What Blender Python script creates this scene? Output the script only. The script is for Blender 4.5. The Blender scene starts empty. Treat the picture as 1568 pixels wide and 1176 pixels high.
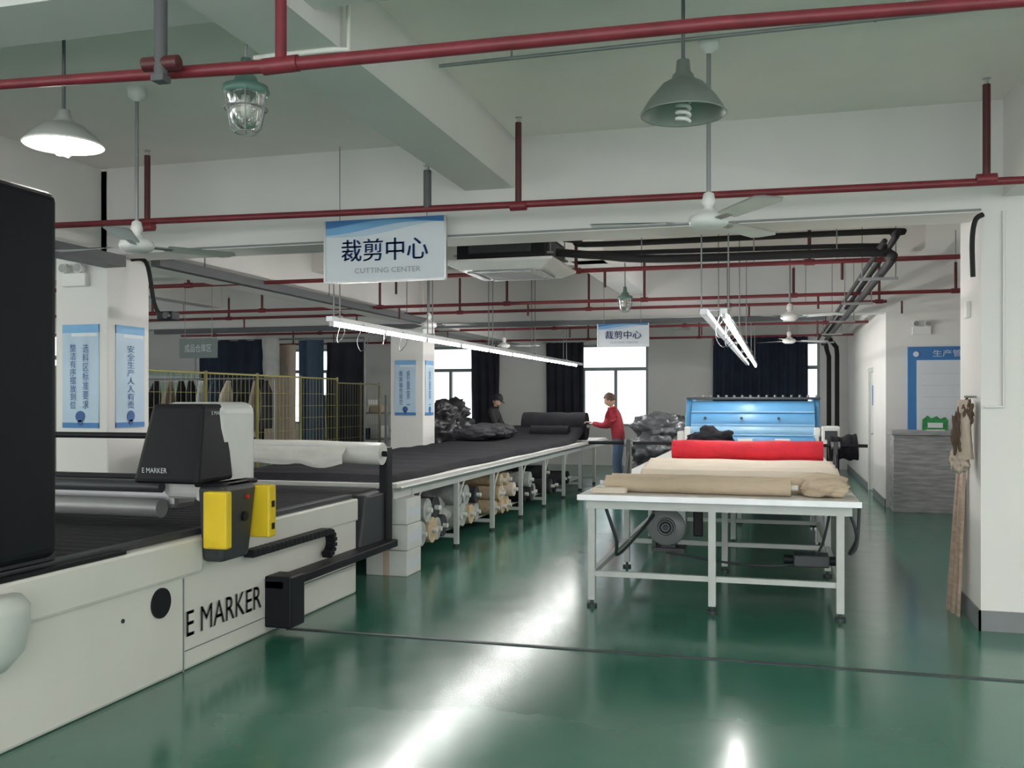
import bpy, bmesh, math, random
from mathutils import Vector, Matrix, noise
random.seed(7)
sc=bpy.context.scene
try:
    sc.view_settings.view_transform='Standard'
except Exception as e: print(e)

# ------------------------------------------------------------------ materials
MATS={}
def mat(name,col,rough=.5,metal=0.,var=.06,scale=6.,bump=0.,bscale=40.,emit=0.,coat=0.,stretch=None,trans=0.,alpha=1.,spec=.5):
    if name in MATS: return MATS[name]
    m=bpy.data.materials.new(name); m.use_nodes=True
    nt=m.node_tree; N=nt.nodes; L=nt.links
    b=N['Principled BSDF']
    tc=N.new('ShaderNodeTexCoord'); mp=N.new('ShaderNodeMapping')
    L.new(tc.outputs['Object'],mp.inputs['Vector'])
    if stretch: mp.inputs['Scale'].default_value=stretch
    nz=N.new('ShaderNodeTexNoise'); nz.inputs['Scale'].default_value=scale; nz.inputs['Detail'].default_value=4
    L.new(mp.outputs['Vector'],nz.inputs['Vector'])
    cr=N.new('ShaderNodeValToRGB')
    cr.color_ramp.elements[0].position=.3; cr.color_ramp.elements[1].position=.7
    cr.color_ramp.elements[0].color=tuple(max(0,c*(1-var)) for c in col)+(1,)
    cr.color_ramp.elements[1].color=tuple(min(1,c*(1+var)) for c in col)+(1,)
    L.new(nz.outputs['Fac'],cr.inputs['Fac'])
    L.new(cr.outputs['Color'],b.inputs['Base Color'])
    b.inputs['Roughness'].default_value=rough
    b.inputs['Metallic'].default_value=metal
    b.inputs['Specular IOR Level'].default_value=spec
    if coat: b.inputs['Coat Weight'].default_value=coat; b.inputs['Coat Roughness'].default_value=.1
    if emit:
        b.inputs['Emission Color'].default_value=tuple(col)+(1,)
        b.inputs['Emission Strength'].default_value=emit
    if trans: b.inputs['Transmission Weight'].default_value=trans
    if alpha<1: b.inputs['Alpha'].default_value=alpha
    if bump:
        n2=N.new('ShaderNodeTexNoise'); n2.inputs['Scale'].default_value=bscale; n2.inputs['Detail'].default_value=3
        L.new(mp.outputs['Vector'],n2.inputs['Vector'])
        bp=N.new('ShaderNodeBump'); bp.inputs['Strength'].default_value=bump; bp.inputs['Distance'].default_value=.02
        L.new(n2.outputs['Fac'],bp.inputs['Height']); L.new(bp.outputs['Normal'],b.inputs['Normal'])
    MATS[name]=m; return m

def floor_mat():
    m=bpy.data.materials.new('green_epoxy'); m.use_nodes=True
    nt=m.node_tree;N=nt.nodes;L=nt.links;b=N['Principled BSDF']
    tc=N.new('ShaderNodeTexCoord')
    n1=N.new('ShaderNodeTexNoise'); n1.inputs['Scale'].default_value=.6; n1.inputs['Detail'].default_value=6
    L.new(tc.outputs['Object'],n1.inputs['Vector'])
    cr=N.new('ShaderNodeValToRGB')
    cr.color_ramp.elements[0].position=.35; cr.color_ramp.elements[0].color=(.020,.130,.085,1)
    cr.color_ramp.elements[1].position=.7; cr.color_ramp.elements[1].color=(.038,.175,.12,1)
    L.new(n1.outputs['Fac'],cr.inputs['Fac'])
    n2=N.new('ShaderNodeTexNoise'); n2.inputs['Scale'].default_value=5; n2.inputs['Detail'].default_value=8
    L.new(tc.outputs['Object'],n2.inputs['Vector'])
    c2=N.new('ShaderNodeValToRGB'); c2.color_ramp.elements[0].position=.60; c2.color_ramp.elements[1].position=.85
    c2.color_ramp.elements[0].color=(0,0,0,1); c2.color_ramp.elements[1].color=(.15,.15,.15,1)
    L.new(n2.outputs['Fac'],c2.inputs['Fac'])
    mx=N.new('ShaderNodeMix'); mx.data_type='RGBA'
    L.new(c2.outputs['Color'],mx.inputs['Factor']); L.new(cr.outputs['Color'],mx.inputs['A'])
    mx.inputs['B'].default_value=(.12,.23,.18,1)
    L.new(mx.outputs['Result'],b.inputs['Base Color'])
    rr=N.new('ShaderNodeMapRange'); rr.inputs['From Min'].default_value=.3; rr.inputs['From Max'].default_value=.7
    rr.inputs['To Min'].default_value=.15; rr.inputs['To Max'].default_value=.205
    L.new(n2.outputs['Fac'],rr.inputs['Value']); L.new(rr.outputs['Result'],b.inputs['Roughness'])
    n3=N.new('ShaderNodeTexNoise'); n3.inputs['Scale'].default_value=3.5; n3.inputs['Detail'].default_value=1
    L.new(tc.outputs['Object'],n3.inputs['Vector'])
    bp=N.new('ShaderNodeBump'); bp.inputs['Strength'].default_value=.035; bp.inputs['Distance'].default_value=.02
    L.new(n3.outputs['Fac'],bp.inputs['Height']); L.new(bp.outputs['Normal'],b.inputs['Normal'])
    b.inputs['IOR'].default_value=1.75
    b.inputs['Specular IOR Level'].default_value=.5
    return m
def glass_mat():
    m=bpy.data.materials.new('window_glass'); m.use_nodes=True
    nt=m.node_tree;N=nt.nodes;L=nt.links
    N.remove(N['Principled BSDF']); o=N['Material Output']
    t=N.new('ShaderNodeBsdfTransparent'); g=N.new('ShaderNodeBsdfGlossy'); g.inputs['Roughness'].default_value=.02
    t.inputs[0].default_value=(.72,.74,.75,1)
    x=N.new('ShaderNodeMixShader'); x.inputs[0].default_value=.06
    L.new(t.outputs[0],x.inputs[1]);L.new(g.outputs[0],x.inputs[2]);L.new(x.outputs[0],o.inputs[0])
    return m
def wood_mat(name,c1,c2):
    m=bpy.data.materials.new(name); m.use_nodes=True
    nt=m.node_tree;N=nt.nodes;L=nt.links;b=N['Principled BSDF']
    tc=N.new('ShaderNodeTexCoord'); mp=N.new('ShaderNodeMapping'); mp.inputs['Scale'].default_value=(1.2,1.2,9)
    L.new(tc.outputs['Object'],mp.inputs[0])
    n=N.new('ShaderNodeTexNoise'); n.inputs['Scale'].default_value=3; n.inputs['Detail'].default_value=7
    L.new(mp.outputs[0],n.inputs['Vector'])
    cr=N.new('ShaderNodeValToRGB'); cr.color_ramp.elements[0].position=.35; cr.color_ramp.elements[1].position=.65
    cr.color_ramp.elements[0].color=c1+(1,); cr.color_ramp.elements[1].color=c2+(1,)
    L.new(n.outputs['Fac'],cr.inputs['Fac']); L.new(cr.outputs['Color'],b.inputs['Base Color'])
    b.inputs['Roughness'].default_value=.5
    return m

WALL=mat('wall_paint',(.76,.745,.72),.75,var=.03,scale=1.2)
CEIL=mat('ceiling_paint',(.93,.875,.83),.8,var=.04,scale=.8)
BEAM=mat('beam_paint',(.73,.715,.69),.75,var=.05,scale=1.0)
SKIRT=mat('grey_skirting',(.2,.21,.22),.5)
FLOOR=floor_mat(); GLASS=glass_mat()
RED=mat('red_pipe_paint',(.19,.022,.032),.42,var=.15,scale=10)
DKRED=mat('dark_red_pipe',(.09,.018,.02),.45,var=.2,scale=10)
BLACK=mat('black_plastic',(.010,.011,.014),.5,spec=.25)
TOWER=mat('tower_black',(.010,.011,.015),.55,spec=.2)
BLKFOAM=mat('black_pipe_foam',(.012,.012,.013),.75,bump=.3)
CHAR=mat('charcoal_metal',(.04,.045,.05),.45)
GREY=mat('grey_metal',(.28,.29,.29),.4,.3)
DGREY=mat('dark_grey_pipe',(.10,.105,.11),.5)
ALU=mat('aluminium',(.55,.56,.56),.35,.7)
FRAME=mat('window_frame_grey',(.30,.33,.35),.5)
WHITE=mat('white_enamel',(.76,.76,.74),.35,var=.03)
CREAM=mat('cream_enamel',(.76,.745,.69),.35,var=.03,scale=2)
LEG=mat('table_leg_paint',(.56,.58,.56),.4,var=.05)
YEL=mat('yellow_bumper',(.85,.60,.02),.5,var=.05)
BED=mat('black_conveyor_bed',(.026,.027,.031),.75,bump=.2,bscale=120,spec=.3)
BFAB=mat('black_fabric',(.011,.011,.015),.9,bump=.4,bscale=60,var=.3,spec=.3)
GFAB=mat('charcoal_fabric',(.035,.035,.041),.85,bump=.5,bscale=30,var=.4)
GPLAST=mat('grey_plastic_wrap',(.10,.105,.115),.3,bump=.8,bscale=14,var=.5)
BPLAST=mat('black_plastic_bags',(.03,.03,.034),.25,bump=.9,bscale=12,var=.6)
CPLAST=mat('clear_plastic_wrap',(.46,.48,.46),.25,bump=.8,bscale=16,var=.3)
TAN=mat('tan_fabric',(.56,.45,.33),.85,bump=.4,bscale=18,var=.10,scale=3)
CRM=mat('cream_fabric',(.74,.65,.54),.85,bump=.3,bscale=14,var=.06,scale=3)
REDF=mat('red_fabric',(.62,.012,.03),.7,bump=.4,bscale=18,var=.15)
PAPER=mat('white_film_roll',(.70,.69,.65),.35,bump=.3,bscale=12)
NAVY=mat('navy_curtain',(.018,.026,.05),.9,var=.3,scale=2,bump=.3)
DCUR=mat('dark_curtain',(.022,.023,.033),.9,var=.3,scale=2,bump=.3)
BEIGE=mat('beige_cloth',(.46,.38,.31),.9,bump=.4,bscale=20)
TEAL=mat('slate_blue_cloth',(.06,.10,.16),.9,bump=.4,bscale=20)
BLUE=mat('sky_blue_enamel',(.13,.37,.66),.3,var=.06,scale=3)
LBLUE=mat('pale_blue_enamel',(.32,.57,.80),.3)
SBLUE=mat('sign_blue',(.05,.20,.48),.5)
SMID=mat('sign_mid_blue',(.18,.42,.70),.5)
SPALE=mat('sign_pale_blue',(.48,.62,.75),.5,var=.08,scale=2)
SWHITE=mat('sign_white',(.70,.74,.79),.5,var=.02)
SINK=mat('sign_ink',(.04,.11,.30),.6)
SGREY=mat('sign_grey_ink',(.32,.33,.36),.6)
LOGO=mat('machine_lettering_grey',(.22,.22,.215),.5)
FENCE=mat('yellow_fence_wire',(.42,.38,.13),.5)
FENCE2=mat('olive_fence_wire',(.22,.20,.10),.5)
GLOW=mat('led_tube_glow',(1,.99,.96),.5,emit=80,var=0)
GLOW_FILL=mat('fill_batten_glow',(1,.98,.94),.5,emit=44,var=0)  # emission for the added fill battens out of view
GLOW2=mat('bulb_glow',(1,.98,.92),.5,emit=70,var=0)
SHADE=mat('grey_green_shade',(.20,.23,.21),.4,.2,var=.1)
SHADEIN=mat('shade_inside',(.30,.32,.29),.35,.2)
SHADEW=mat('white_shade',(.8,.8,.77),.4)
TEALM=mat('teal_cast_metal',(.14,.25,.22),.45,.3)
LAMPG=mat('lamp_glass',(.75,.75,.7),.08,trans=.85,var=0)
BULB=mat('cfl_bulb',(.75,.75,.72),.3)
SKIN=mat('skin',(.55,.34,.25),.6,var=.05)
HAIRB=mat('brown_hair',(.07,.035,.02),.6,var=.3,scale=60)
HAIRK=mat('black_hair',(.01,.01,.01),.6)
JRED=mat('red_jacket',(.36,.03,.045),.8,bump=.5,bscale=25)
JBLK=mat('black_jacket',(.015,.015,.018),.8,bump=.4)
JEAN=mat('blue_jeans',(.10,.16,.25),.85,bump=.3,bscale=80)
SHOE=mat('dark_shoes',(.03,.03,.03),.6)
EYE=mat('eye_dark',(.02,.015,.01),.2)
LIP=mat('lips',(.40,.14,.12),.5)
GREEN=mat('plant_green',(.03,.25,.07),.5,var=.3,scale=20)
PGREEN=mat('pale_green_panel',(.45,.60,.50),.6)
CARD=mat('carton_white',(.70,.71,.68),.7)
WOODG=wood_mat('grey_wood_laminate',(.27,.27,.275),(.46,.45,.45))
WOODT=wood_mat('plank_wood',(.38,.27,.20),(.52,.40,.31))
TABLETOP=mat('laminate_table_top',(.68,.68,.64),.4,var=.04)
ROLLT=mat('tan_roll_end',(.58,.46,.30),.8,var=.2,scale=20)

# ------------------------------------------------------------------ mesh builder
class MB:
    def __init__(s,name): s.name=name; s.v=[];s.f=[];s.m=[];s.sm=[];s.mats=[]
    def mi(s,m):
        if m not in s.mats: s.mats.append(m)
        return s.mats.index(m)
    def add(s,vs,fs,m,smooth=False,M=None):
        o=len(s.v); k=s.mi(m)
        for v in vs:
            v=Vector(v)
            s.v.append(M@v if M else v)
        for f in fs:
            s.f.append([i+o for i in f]); s.m.append(k); s.sm.append(smooth)
    def addbm(s,bm,m,smooth=False,M=None):
        bm.verts.index_update()
        s.add([v.co.copy() for v in bm.verts],[[v.index for v in f.verts] for f in bm.faces],m,smooth,M); bm.free()
    def box(s,x0,x1,y0,y1,z0,z1,m,bev=0,M=None,seg=2):
        if bev<=0:
            vs=[(x,y,z) for z in (z0,z1) for y in (y0,y1) for x in (x0,x1)]
            s.add(vs,[(0,2,3,1),(4,5,7,6),(0,1,5,4),(2,6,7,3),(0,4,6,2),(1,3,7,5)],m,False,M); return
        bm=bmesh.new(); bmesh.ops.create_cube(bm,size=1)
        for v in bm.verts:
            v.co=Vector(((x0+x1)/2+v.co.x*(x1-x0),(y0+y1)/2+v.co.y*(y1-y0),(z0+z1)/2+v.co.z*(z1-z0)))
        bmesh.ops.bevel(bm,geom=bm.edges[:],offset=bev,segments=seg,affect='EDGES',profile=.5)
        s.addbm(bm,m,False,M)
    def hexa(s,b,t,m,bev=0):
        bm=bmesh.new(); vs=[bm.verts.new(p) for p in list(b)+list(t)]
        for f in ((3,2,1,0),(4,5,6,7),(0,1,5,4),(1,2,6,5),(2,3,7,6),(3,0,4,7)): bm.faces.new([vs[i] for i in f])
        bmesh.ops.recalc_face_normals(bm,faces=bm.faces[:])
        if bev: bmesh.ops.bevel(bm,geom=bm.edges[:],offset=bev,segments=3,affect='EDGES',profile=.5)
        s.addbm(bm,m,False)
    def tube(s,pts,r,m,seg=8,cap=True,smooth=True):
        pts=[Vector(p) for p in pts]; n=len(pts)
        rs=r if isinstance(r,(list,tuple)) else [r]*n
        t0=(pts[1]-pts[0]).normalized()
        up=Vector((0,0,1)) if abs(t0.z)<.9 else Vector((1,0,0))
        nrm=t0.cross(up).normalized(); vs=[];fs=[]
        for i,p in enumerate(pts):
            if i==0:t=t0
            elif i==n-1:t=(pts[i]-pts[i-1]).normalized()
            else:
                t=((pts[i]-pts[i-1]).normalized()+(pts[i+1]-pts[i]).normalized())
                t=t.normalized() if t.length>1e-6 else t0
            nrm=(nrm-t*nrm.dot(t))
            nrm=nrm.normalized() if nrm.length>1e-6 else t.orthogonal().normalized()
            b=t.cross(nrm)
            for k in range(seg):
                a=2*math.pi*k/seg
                vs.append(p+(nrm*math.cos(a)+b*math.sin(a))*rs[i])
        for i in range(n-1):
            for k in range(seg):
                k2=(k+1)%seg
                fs.append((i*seg+k,i*seg+k2,(i+1)*seg+k2,(i+1)*seg+k))
        s.add(vs,fs,m,smooth)
        if cap:
            s.add(vs[:seg],[tuple(range(seg))[::-1]],m); s.add(vs[-seg:],[tuple(range(seg))],m)
    def cyl(s,p0,p1,r,m,seg=16,r2=None):
        s.tube([p0,p1],[r,r if r2 is None else r2],m,seg)
    def lathe(s,prof,c,m,seg=28,M=None,smooth=True):
        vs=[];fs=[];n=len(prof)
        for (r,z) in prof:
            for k in range(seg):
                a=2*math.pi*k/seg; vs.append((r*math.cos(a),r*math.sin(a),z))
        for i in range(n-1):
            for k in range(seg):
                k2=(k+1)%seg; fs.append((i*seg+k,i*seg+k2,(i+1)*seg+k2,(i+1)*seg+k))
        T=Matrix.Translation(Vector(c)); 
        if M: T=T@M
        s.add(vs,fs,m,smooth,T)
    def sheet(s,fn,nu,nv,m,smooth=True):
        vs=[fn(i/nu,j/nv) for j in range(nv+1) for i in range(nu+1)]
        fs=[(j*(nu+1)+i,j*(nu+1)+i+1,(j+1)*(nu+1)+i+1,(j+1)*(nu+1)+i) for j in range(nv) for i in range(nu)]
        s.add(vs,fs,m,smooth)
    def blob(s,c,sz,m,seed=0,lump=.25,freq=2.,zmin=None,sub=4):
        bm=bmesh.new(); bmesh.ops.create_icosphere(bm,subdivisions=sub,radius=1)
        o=Vector((seed*3.1,seed*1.7,seed*.9))
        for v in bm.verts:
            n=v.co.normalized()
            k=1+lump*noise.noise(n*freq+o)+lump*.5*noise.noise(n*freq*2.7+o)+lump*.3*abs(noise.noise(n*freq*6+o))
            v.co=Vector((c[0]+n.x*sz[0]*k,c[1]+n.y*sz[1]*k,c[2]+n.z*sz[2]*k))
            if zmin is not None and v.co.z<zmin: v.co.z=zmin
        s.addbm(bm,m,True)
    def roll(s,p0,p1,r,m,core=None,seed=0,wob=.04,seg=24,n=24,coremat=None):
        p0=Vector(p0);p1=Vector(p1);pts=[];rs=[]
        d=p1-p0
        for i in range(n+1):
            t=i/n; pts.append(p0+d*t); rs.append(r*(1+wob*noise.noise(Vector((t*6,seed*2.3,0)))))
        s.tube(pts,rs,m,seg)
        if core:
            u=d.normalized(); s.cyl(p0-u*.05,p1+u*.05,core,coremat or CARD,12)
    def text(s,body,o,xd,yd,w,h,m,uniform=False,off=.004):
        cu=bpy.data.curves.new('t','FONT'); cu.body=body; cu.resolution_u=3
        cu.align_x='CENTER'
        ob=bpy.data.objects.new('t',cu); sc.collection.objects.link(ob)
        dg=bpy.context.evaluated_depsgraph_get(); dg.update()
        me=bpy.data.meshes.new_from_object(ob.evaluated_get(dg))
        vs=[v.co.copy() for v in me.vertices]; fs=[list(p.vertices) for p in me.polygons]
        bpy.data.objects.remove(ob); bpy.data.curves.remove(cu); bpy.data.meshes.remove(me)
        if not vs: print('TEXT EMPTY',body); return
        xs=[v.x for v in vs]; ys=[v.y for v in vs]
        ax=w/(max(xs)-min(xs)); ay=h/(max(ys)-min(ys))
        if uniform: ax=ay=min(ax,ay)
        xd=Vector(xd);yd=Vector(yd);nn=xd.cross(yd).normalized();o=Vector(o)
        cx=(max(xs)+min(xs))/2; cy=(max(ys)+min(ys))/2
        s.add([o+xd*((v.x-cx)*ax)+yd*((v.y-cy)*ay)+nn*off for v in vs],fs,m)
    def done(s):
        me=bpy.data.meshes.new(s.name)
        mn=Vector([min(v[i] for v in s.v) for i in range(3)]); mx=Vector([max(v[i] for v in s.v) for i in range(3)])
        c=Vector(((mn.x+mx.x)/2,(mn.y+mx.y)/2,mn.z))
        me.from_pydata([v-c for v in s.v],[],s.f)
        for m in s.mats: me.materials.append(m)
        me.polygons.foreach_set('material_index',s.m); me.polygons.foreach_set('use_smooth',s.sm)
        me.update(); me.validate()
        ob=bpy.data.objects.new(s.name,me); ob.location=c; sc.collection.objects.link(ob)
        return ob

CZ=3.67; YB=22.9; XL=-13.6; XR=6.0
# ------------------------------------------------------------------ room shell
b=MB('floor'); b.box(XL-.2,XR+.2,-6,YB+.2,-.1,0,FLOOR); b.done()
b=MB('ceiling'); b.box(XL-.2,XR+.2,-6,YB+.2,CZ,CZ+.15,CEIL); b.done()
def wall_with_holes(name,axis,c0,c1,a0,a1,holes,z1=CZ,m=WALL):
    b=MB(name)
    def bx(p0,p1,q0,q1):
        if p1-p0<1e-4 or q1-q0<1e-4: return
        if axis=='y': b.box(p0,p1,c0,c1,q0,q1,m)
        else: b.box(c0,c1,p0,p1,q0,q1,m)
    cur=a0
    for (h0,h1,hz0,hz1) in sorted(holes):
        bx(cur,h0,0,z1); bx(h0,h1,0,hz0); bx(h0,h1,hz1,z1); cur=h1
    bx(cur,a1,0,z1); return b.done()
WB=[(-8.7,-6.8,.95,2.95),(-5.4,-3.0,.95,2.95),(-1.4,.95,.95,2.95),(-12.8,-10.9,.95,2.95)]
wall_with_holes('wall_back','y',YB,YB+.2,XL,XR,WB)
WL=[(-3.,1.,.95,2.9),(2.5,6.,.95,2.9),(9.,12.,.95,2.9),(14.2,16.6,1.3,2.9)]
wall_with_holes('wall_left','x',XL-.2,XL,-6,YB,WL)
WR=[(-4.5,-1.,.95,2.9),(0.,3.,.95,2.9)]
wall_with_holes('wall_right','x',XR,XR+.2,-6,YB,WR)
b=MB('wall_partition'); b.box(1.56,1.68,15.1,17.0,0,CZ,WALL); b.box(1.56,1.68,17.0,17.95,2.15,CZ,WALL); b.box(1.56,1.68,17.95,YB,0,CZ,WALL); b.done()
b=MB('wall_reception'); b.box(1.68,XR,15.1,15.25,0,CZ,WALL); b.done()
b=MB('door_1'); b.box(1.60,1.645,17.06,17.89,0.01,2.08,WHITE,.005); b.box(1.57,1.66,17.0,17.06,0,2.15,LEG);b.box(1.57,1.66,17.89,17.95,0,2.15,LEG);b.box(1.57,1.66,17.06,17.89,2.085,2.15,LEG)
b.cyl((1.6,17.12,1.02),(1.53,17.12,1.02),.012,ALU); b.cyl((1.53,17.12,1.02),(1.53,17.25,1.02),.012,ALU); b.box(1.595,1.602,17.35,17.6,1.5,1.85,SBLUE); b.done()
b=MB('wall_divider'); b.box(1.36,XR,7.2,7.96,0,CZ,WALL); b.done()
b=MB('baseboard_divider'); b.box(1.345,XR,7.185,7.2,0,.14,SKIRT); b.box(1.345,1.36,7.185,7.96,0,.14,SKIRT); b.done()
b=MB('baseboard_partition'); b.box(1.545,1.56,18.0,YB,0,.12,SKIRT); b.box(1.545,1.56,15.1,16.95,0,.12,SKIRT); b.done()
def beam(n,x0,x1,y0,y1,z0,m=BEAM):
    b=MB(n); b.box(x0,x1,y0,y1,z0,CZ,m,0); return b.done()
beam('trim_header_beam',XL,1.36,7.2,7.6,2.9)
beam('trim_main_beam_rear',XL,1.56,15.1,15.45,2.9)
beam('trim_main_beam_left',-6.25,-5.85,-6,YB,2.92)
beam('trim_main_beam_right',1.5,2.0,-6,7.2,3.0)
beam('trim_joist_1',-2.4,-2.0,-6,YB,3.27)
beam('trim_joist_2',XL,XR,3.45,3.85,3.35)
beam('trim_joist_3',XL,1.56,11.2,11.5,3.27)
beam('trim_joist_4',XL,1.56,18.9,19.2,3.27)
beam('trim_joist_5',-10.0,-9.7,-6,YB,3.27)
b=MB('trim_floor_joint'); b.box(-3.3,XR,5.935,5.97,0,.006,CHAR); b.done()
def column(x0,x1,y0,y1,post):
    b=MB('column'); b.box(x0,x1,y0,y1,0,CZ-.01,WALL,.012)
    b.box(x0-.012,x1+.012,y0-.012,y1+.012,0,.14,SKIRT)
    return b.done()
column(-6.34,-5.78,7.2,7.78,1); column(-6.38,-5.78,15.06,15.62,1)

def banner(n,o,xd,w,h,txt1,txt2):
    b=MB(n); xd=Vector(xd); zd=Vector((0,0,1)); nn=xd.cross(zd); o=Vector(o)
    def q(cx,cz,ww,hh,off,m):
        c=o+xd*cx+zd*cz
        p=[c+xd*sx*ww/2+zd*sz*hh/2 for sx,sz in((-1,-1),(1,-1),(1,1),(-1,1))]
        b.hexa([p[0],p[1],p[1]+nn*off,p[0]+nn*off],[p[3],p[2],p[2]+nn*off,p[3]+nn*off],m)
    q(0,0,w,h,.008,SPALE); q(0,h*.46,w,h*.08,.010,SMID); q(0,-h*.47,w,h*.05,.010,SBLUE)
    q(w*.1,h*.40,w*.7,h*.03,.0095,SWHITE)
    up=zd
    if txt2:
        b.text("\n".join(txt1),o-xd*w*.2-zd*h*.0+nn*.01,xd,up,w*.17,h*.62,SINK)
        b.text("\n".join(txt2),o+xd*w*.15-zd*h*.0+nn*.01,xd,up,w*.17,h*.62,SINK)
    else: b.text("\n".join(txt1),o+nn*.01,xd,up,w*.26,h*.62,SINK)
    c=o-zd*h*.385+nn*.012
    b.cyl(c-zd*.0,c+nn*.003,w*.13,SINK,12); b.cyl(c-zd*h*.06,c-zd*h*.06+nn*.003,w*.07,SINK,10)
    return b.done()
banner('wall_banner',(-6.065,7.2,1.81),(1,0,0),.39,.94,"整洁有序摆放到位","选料区标准要求")
banner('wall_banner',(-5.78,7.5,1.81),(0,1,0),.40,.94,"安全生产人人有责",None)
banner('wall_banner',(-6.1,15.05,1.8),(1,0,0),.38,.94,"裁床操作规范","质量第一")
banner('wall_banner',(-5.775,15.33,1.8),(0,1,0),.38,.94,"质量第一",None)

def window(n,axis,c,a0,a1,z0,z1,mid):
    b=MB('window_%d'%n); t=.06
    def bx(p0,p1,q0,q1,e=.04,m=CHAR):
        if axis=='y': b.box(p0,p1,c-e,c+e,q0,q1,m)
        else: b.box(c-e,c+e,p0,p1,q0,q1,m)
    FR=FRAME
    bx(a0,a1,z0,z0+t,.05,FR);bx(a0,a1,z1-t,z1,.05,FR);bx(a0,a0+t,z0,z1,.05,FR);bx(a1-t,a1,z0,z1,.05,FR)
    tz=z0+(z1-z0)*.68; bx(a0,a1,tz,tz+.08,.045,FR)
    for k in range(1,mid+1):
        p=a0+(a1-a0)*k/(mid+1); bx(p-.035,p+.035,z0,tz,.045,FR)
    bx(a0+t,a1-t,z0+t,z1-t,.004,GLASS)
    return b.done()
k=1
for (a0,a1,z0,z1) in WB: window(k,'y',YB+.1,a0,a1,z0,z1,2);k+=1
for (a0,a1,z0,z1) in WL: window(k,'x',XL-.1,a0,a1,z0,z1,2);k+=1
for (a0,a1,z0,z1) in WR: window(k,'x',XR+.1,a0,a1,z0,z1,2);k+=1

def curtain(n,x0,x1,y,z0,z1,m,amp=.05,waves=None,rod=True):
    b=MB(n); w=x1-x0; waves=waves or w*5
    ph=random.random()*6
    def fn(u,v):
        x=x0+w*u; z=z1-(z1-z0)*v
        g=.5+.5*v
        return (x+.02*math.sin(9*u+ph)*v, y+amp*g*math.sin(u*waves*2*math.pi+ph+.6*math.sin(3*v+ph))+.02*noise.noise(Vector((x*3,z*2,ph))), z)
    b.sheet(fn,int(max(30,w*60)),14,m)
    if rod: b.cyl((x0-.1,y,z1+.01),(x1+.1,y,z1+.01),.015,ALU,10)
    return b.done()
curtain('window_curtain',-7.45,-6.7,22.75,.5,3.0,DCUR)
curtain('window_curtain',-5.5,-4.55,22.75,.5,3.0,DCUR)
curtain('window_curtain',-1.45,.68,22.75,.5,3.05,NAVY)

# ------------------------------------------------------------------ red sprinkler pipes
def vpipe(b,x,y,z0,z1,r,m,head=True):
    b.cyl((x,y,z0),(x,y,z1),r,m,12)
    if head:
        b.cyl((x,y,z1),(x,y,z1+.03),r*.6,ALU,8); b.cyl((x,y,z1+.035),(x,y,z1+.04),r*1.1,ALU,10)
b=MB('sprinkler_pipe')
b.tube([(-7,3.40,3.02),(-3.33,3.44,3.0),(-1.98,3.52,2.985),(-.21,3.60,3.0),(.83,3.68,3.0),(4,3.75,3.02)],[.019,.021,.028,.026,.023,.023],RED,16)
b.cyl((-1.98,3.52,2.985),(-1.98,3.52,CZ),.024,RED,14)
b.cyl((-2.06,3.52,2.985),(-1.90,3.52,2.987),.034,RED,16)
b.done()
b=MB('drop_pipe'); b.cyl((-2.47,3.40,2.93),(-2.47,3.40,CZ),.027,DGREY,14); b.cyl((-2.55,3.40,3.0),(-2.39,3.41,3.0),.030,DKRED,14); b.box(-2.50,-2.44,3.37,3.43,2.92,2.95,DGREY,.005); b.done()
b=MB('sprinkler_pipe')
b.tube([(-7.5,6.6,3.08),(-3,6.6,3.02),(1.6,6.6,2.98),(XR,6.6,2.97)],.025,RED,14)
vpipe(b,-1.80,6.6,3.0,3.60,.024,DKRED); vpipe(b,-4.92,6.6,3.05,3.58,.024,DKRED); vpipe(b,1.28,6.6,3.0,3.60,.024,DKRED)
vpipe(b,-2.5,6.6,3.02,3.30,.03,DGREY)
for x in (-1.8,-4.92,1.28): b.cyl((x-.06,6.6,3.0),(x+.06,6.6,3.0),.035,RED,14)
b.done()
for (y,z,x0,x1,st) in ((9.6,2.93,-12,3.2,2.3),(12.6,2.93,-12,3.2,1.9),(14.4,3.0,-12,1.5,2.1),(17.2,2.93,-12,1.5,2.4),(20.5,2.93,-12,1.5,2.4)):
    b=MB('sprinkler_pipe'); b.cyl((x0,y,z),(x1,y,z),.023,RED,12)
    x=x0+.8
    while x<x1:
        b.cyl((x-.05,y,z),(x+.05,y,z),.032,RED,12)
        vpipe(b,x,y,z,z+.55 if int(x*3)%3 else z+.35,.018,DKRED)
        if int(x*5)%2: b.cyl((x+.3,y,z),(x+.3,y,z-.18),.014,DKRED,8)
        x+=st
    b.cyl((x0+2.,y,z),(x0+2.,y,CZ),.006,GREY,6); b.cyl((x1-1.1,y,z),(x1-1.1,y,CZ),.006,GREY,6)
    b.done()
b=MB('insulated_air_conditioner_pipes')
def smooth(pts,n=6):
    P=[Vector(p) for p in pts]; out=[]
    for i in range(len(P)-1):
        p0=P[max(i-1,0)];p1=P[i];p2=P[i+1];p3=P[min(i+2,len(P)-1)]
        for k in range(n):
            t=k/n
            out.append(.5*((2*p1)+(-p0+p2)*t+(2*p0-5*p1+4*p2-p3)*t*t+(-p0+3*p1-3*p2+p3)*t*t*t))
    out.append(P[-1]); return out
b.tube(smooth([(-1.95,8.75,3.12),(-1.8,8.8,3.10),(-1.6,8.85,3.07),(.85,8.9,3.08),(.98,8.98,3.06),(1.0,9.2,3.02),(1.0,15,2.98),(1.0,21.5,2.98)]),.028,BLKFOAM,10)
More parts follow.
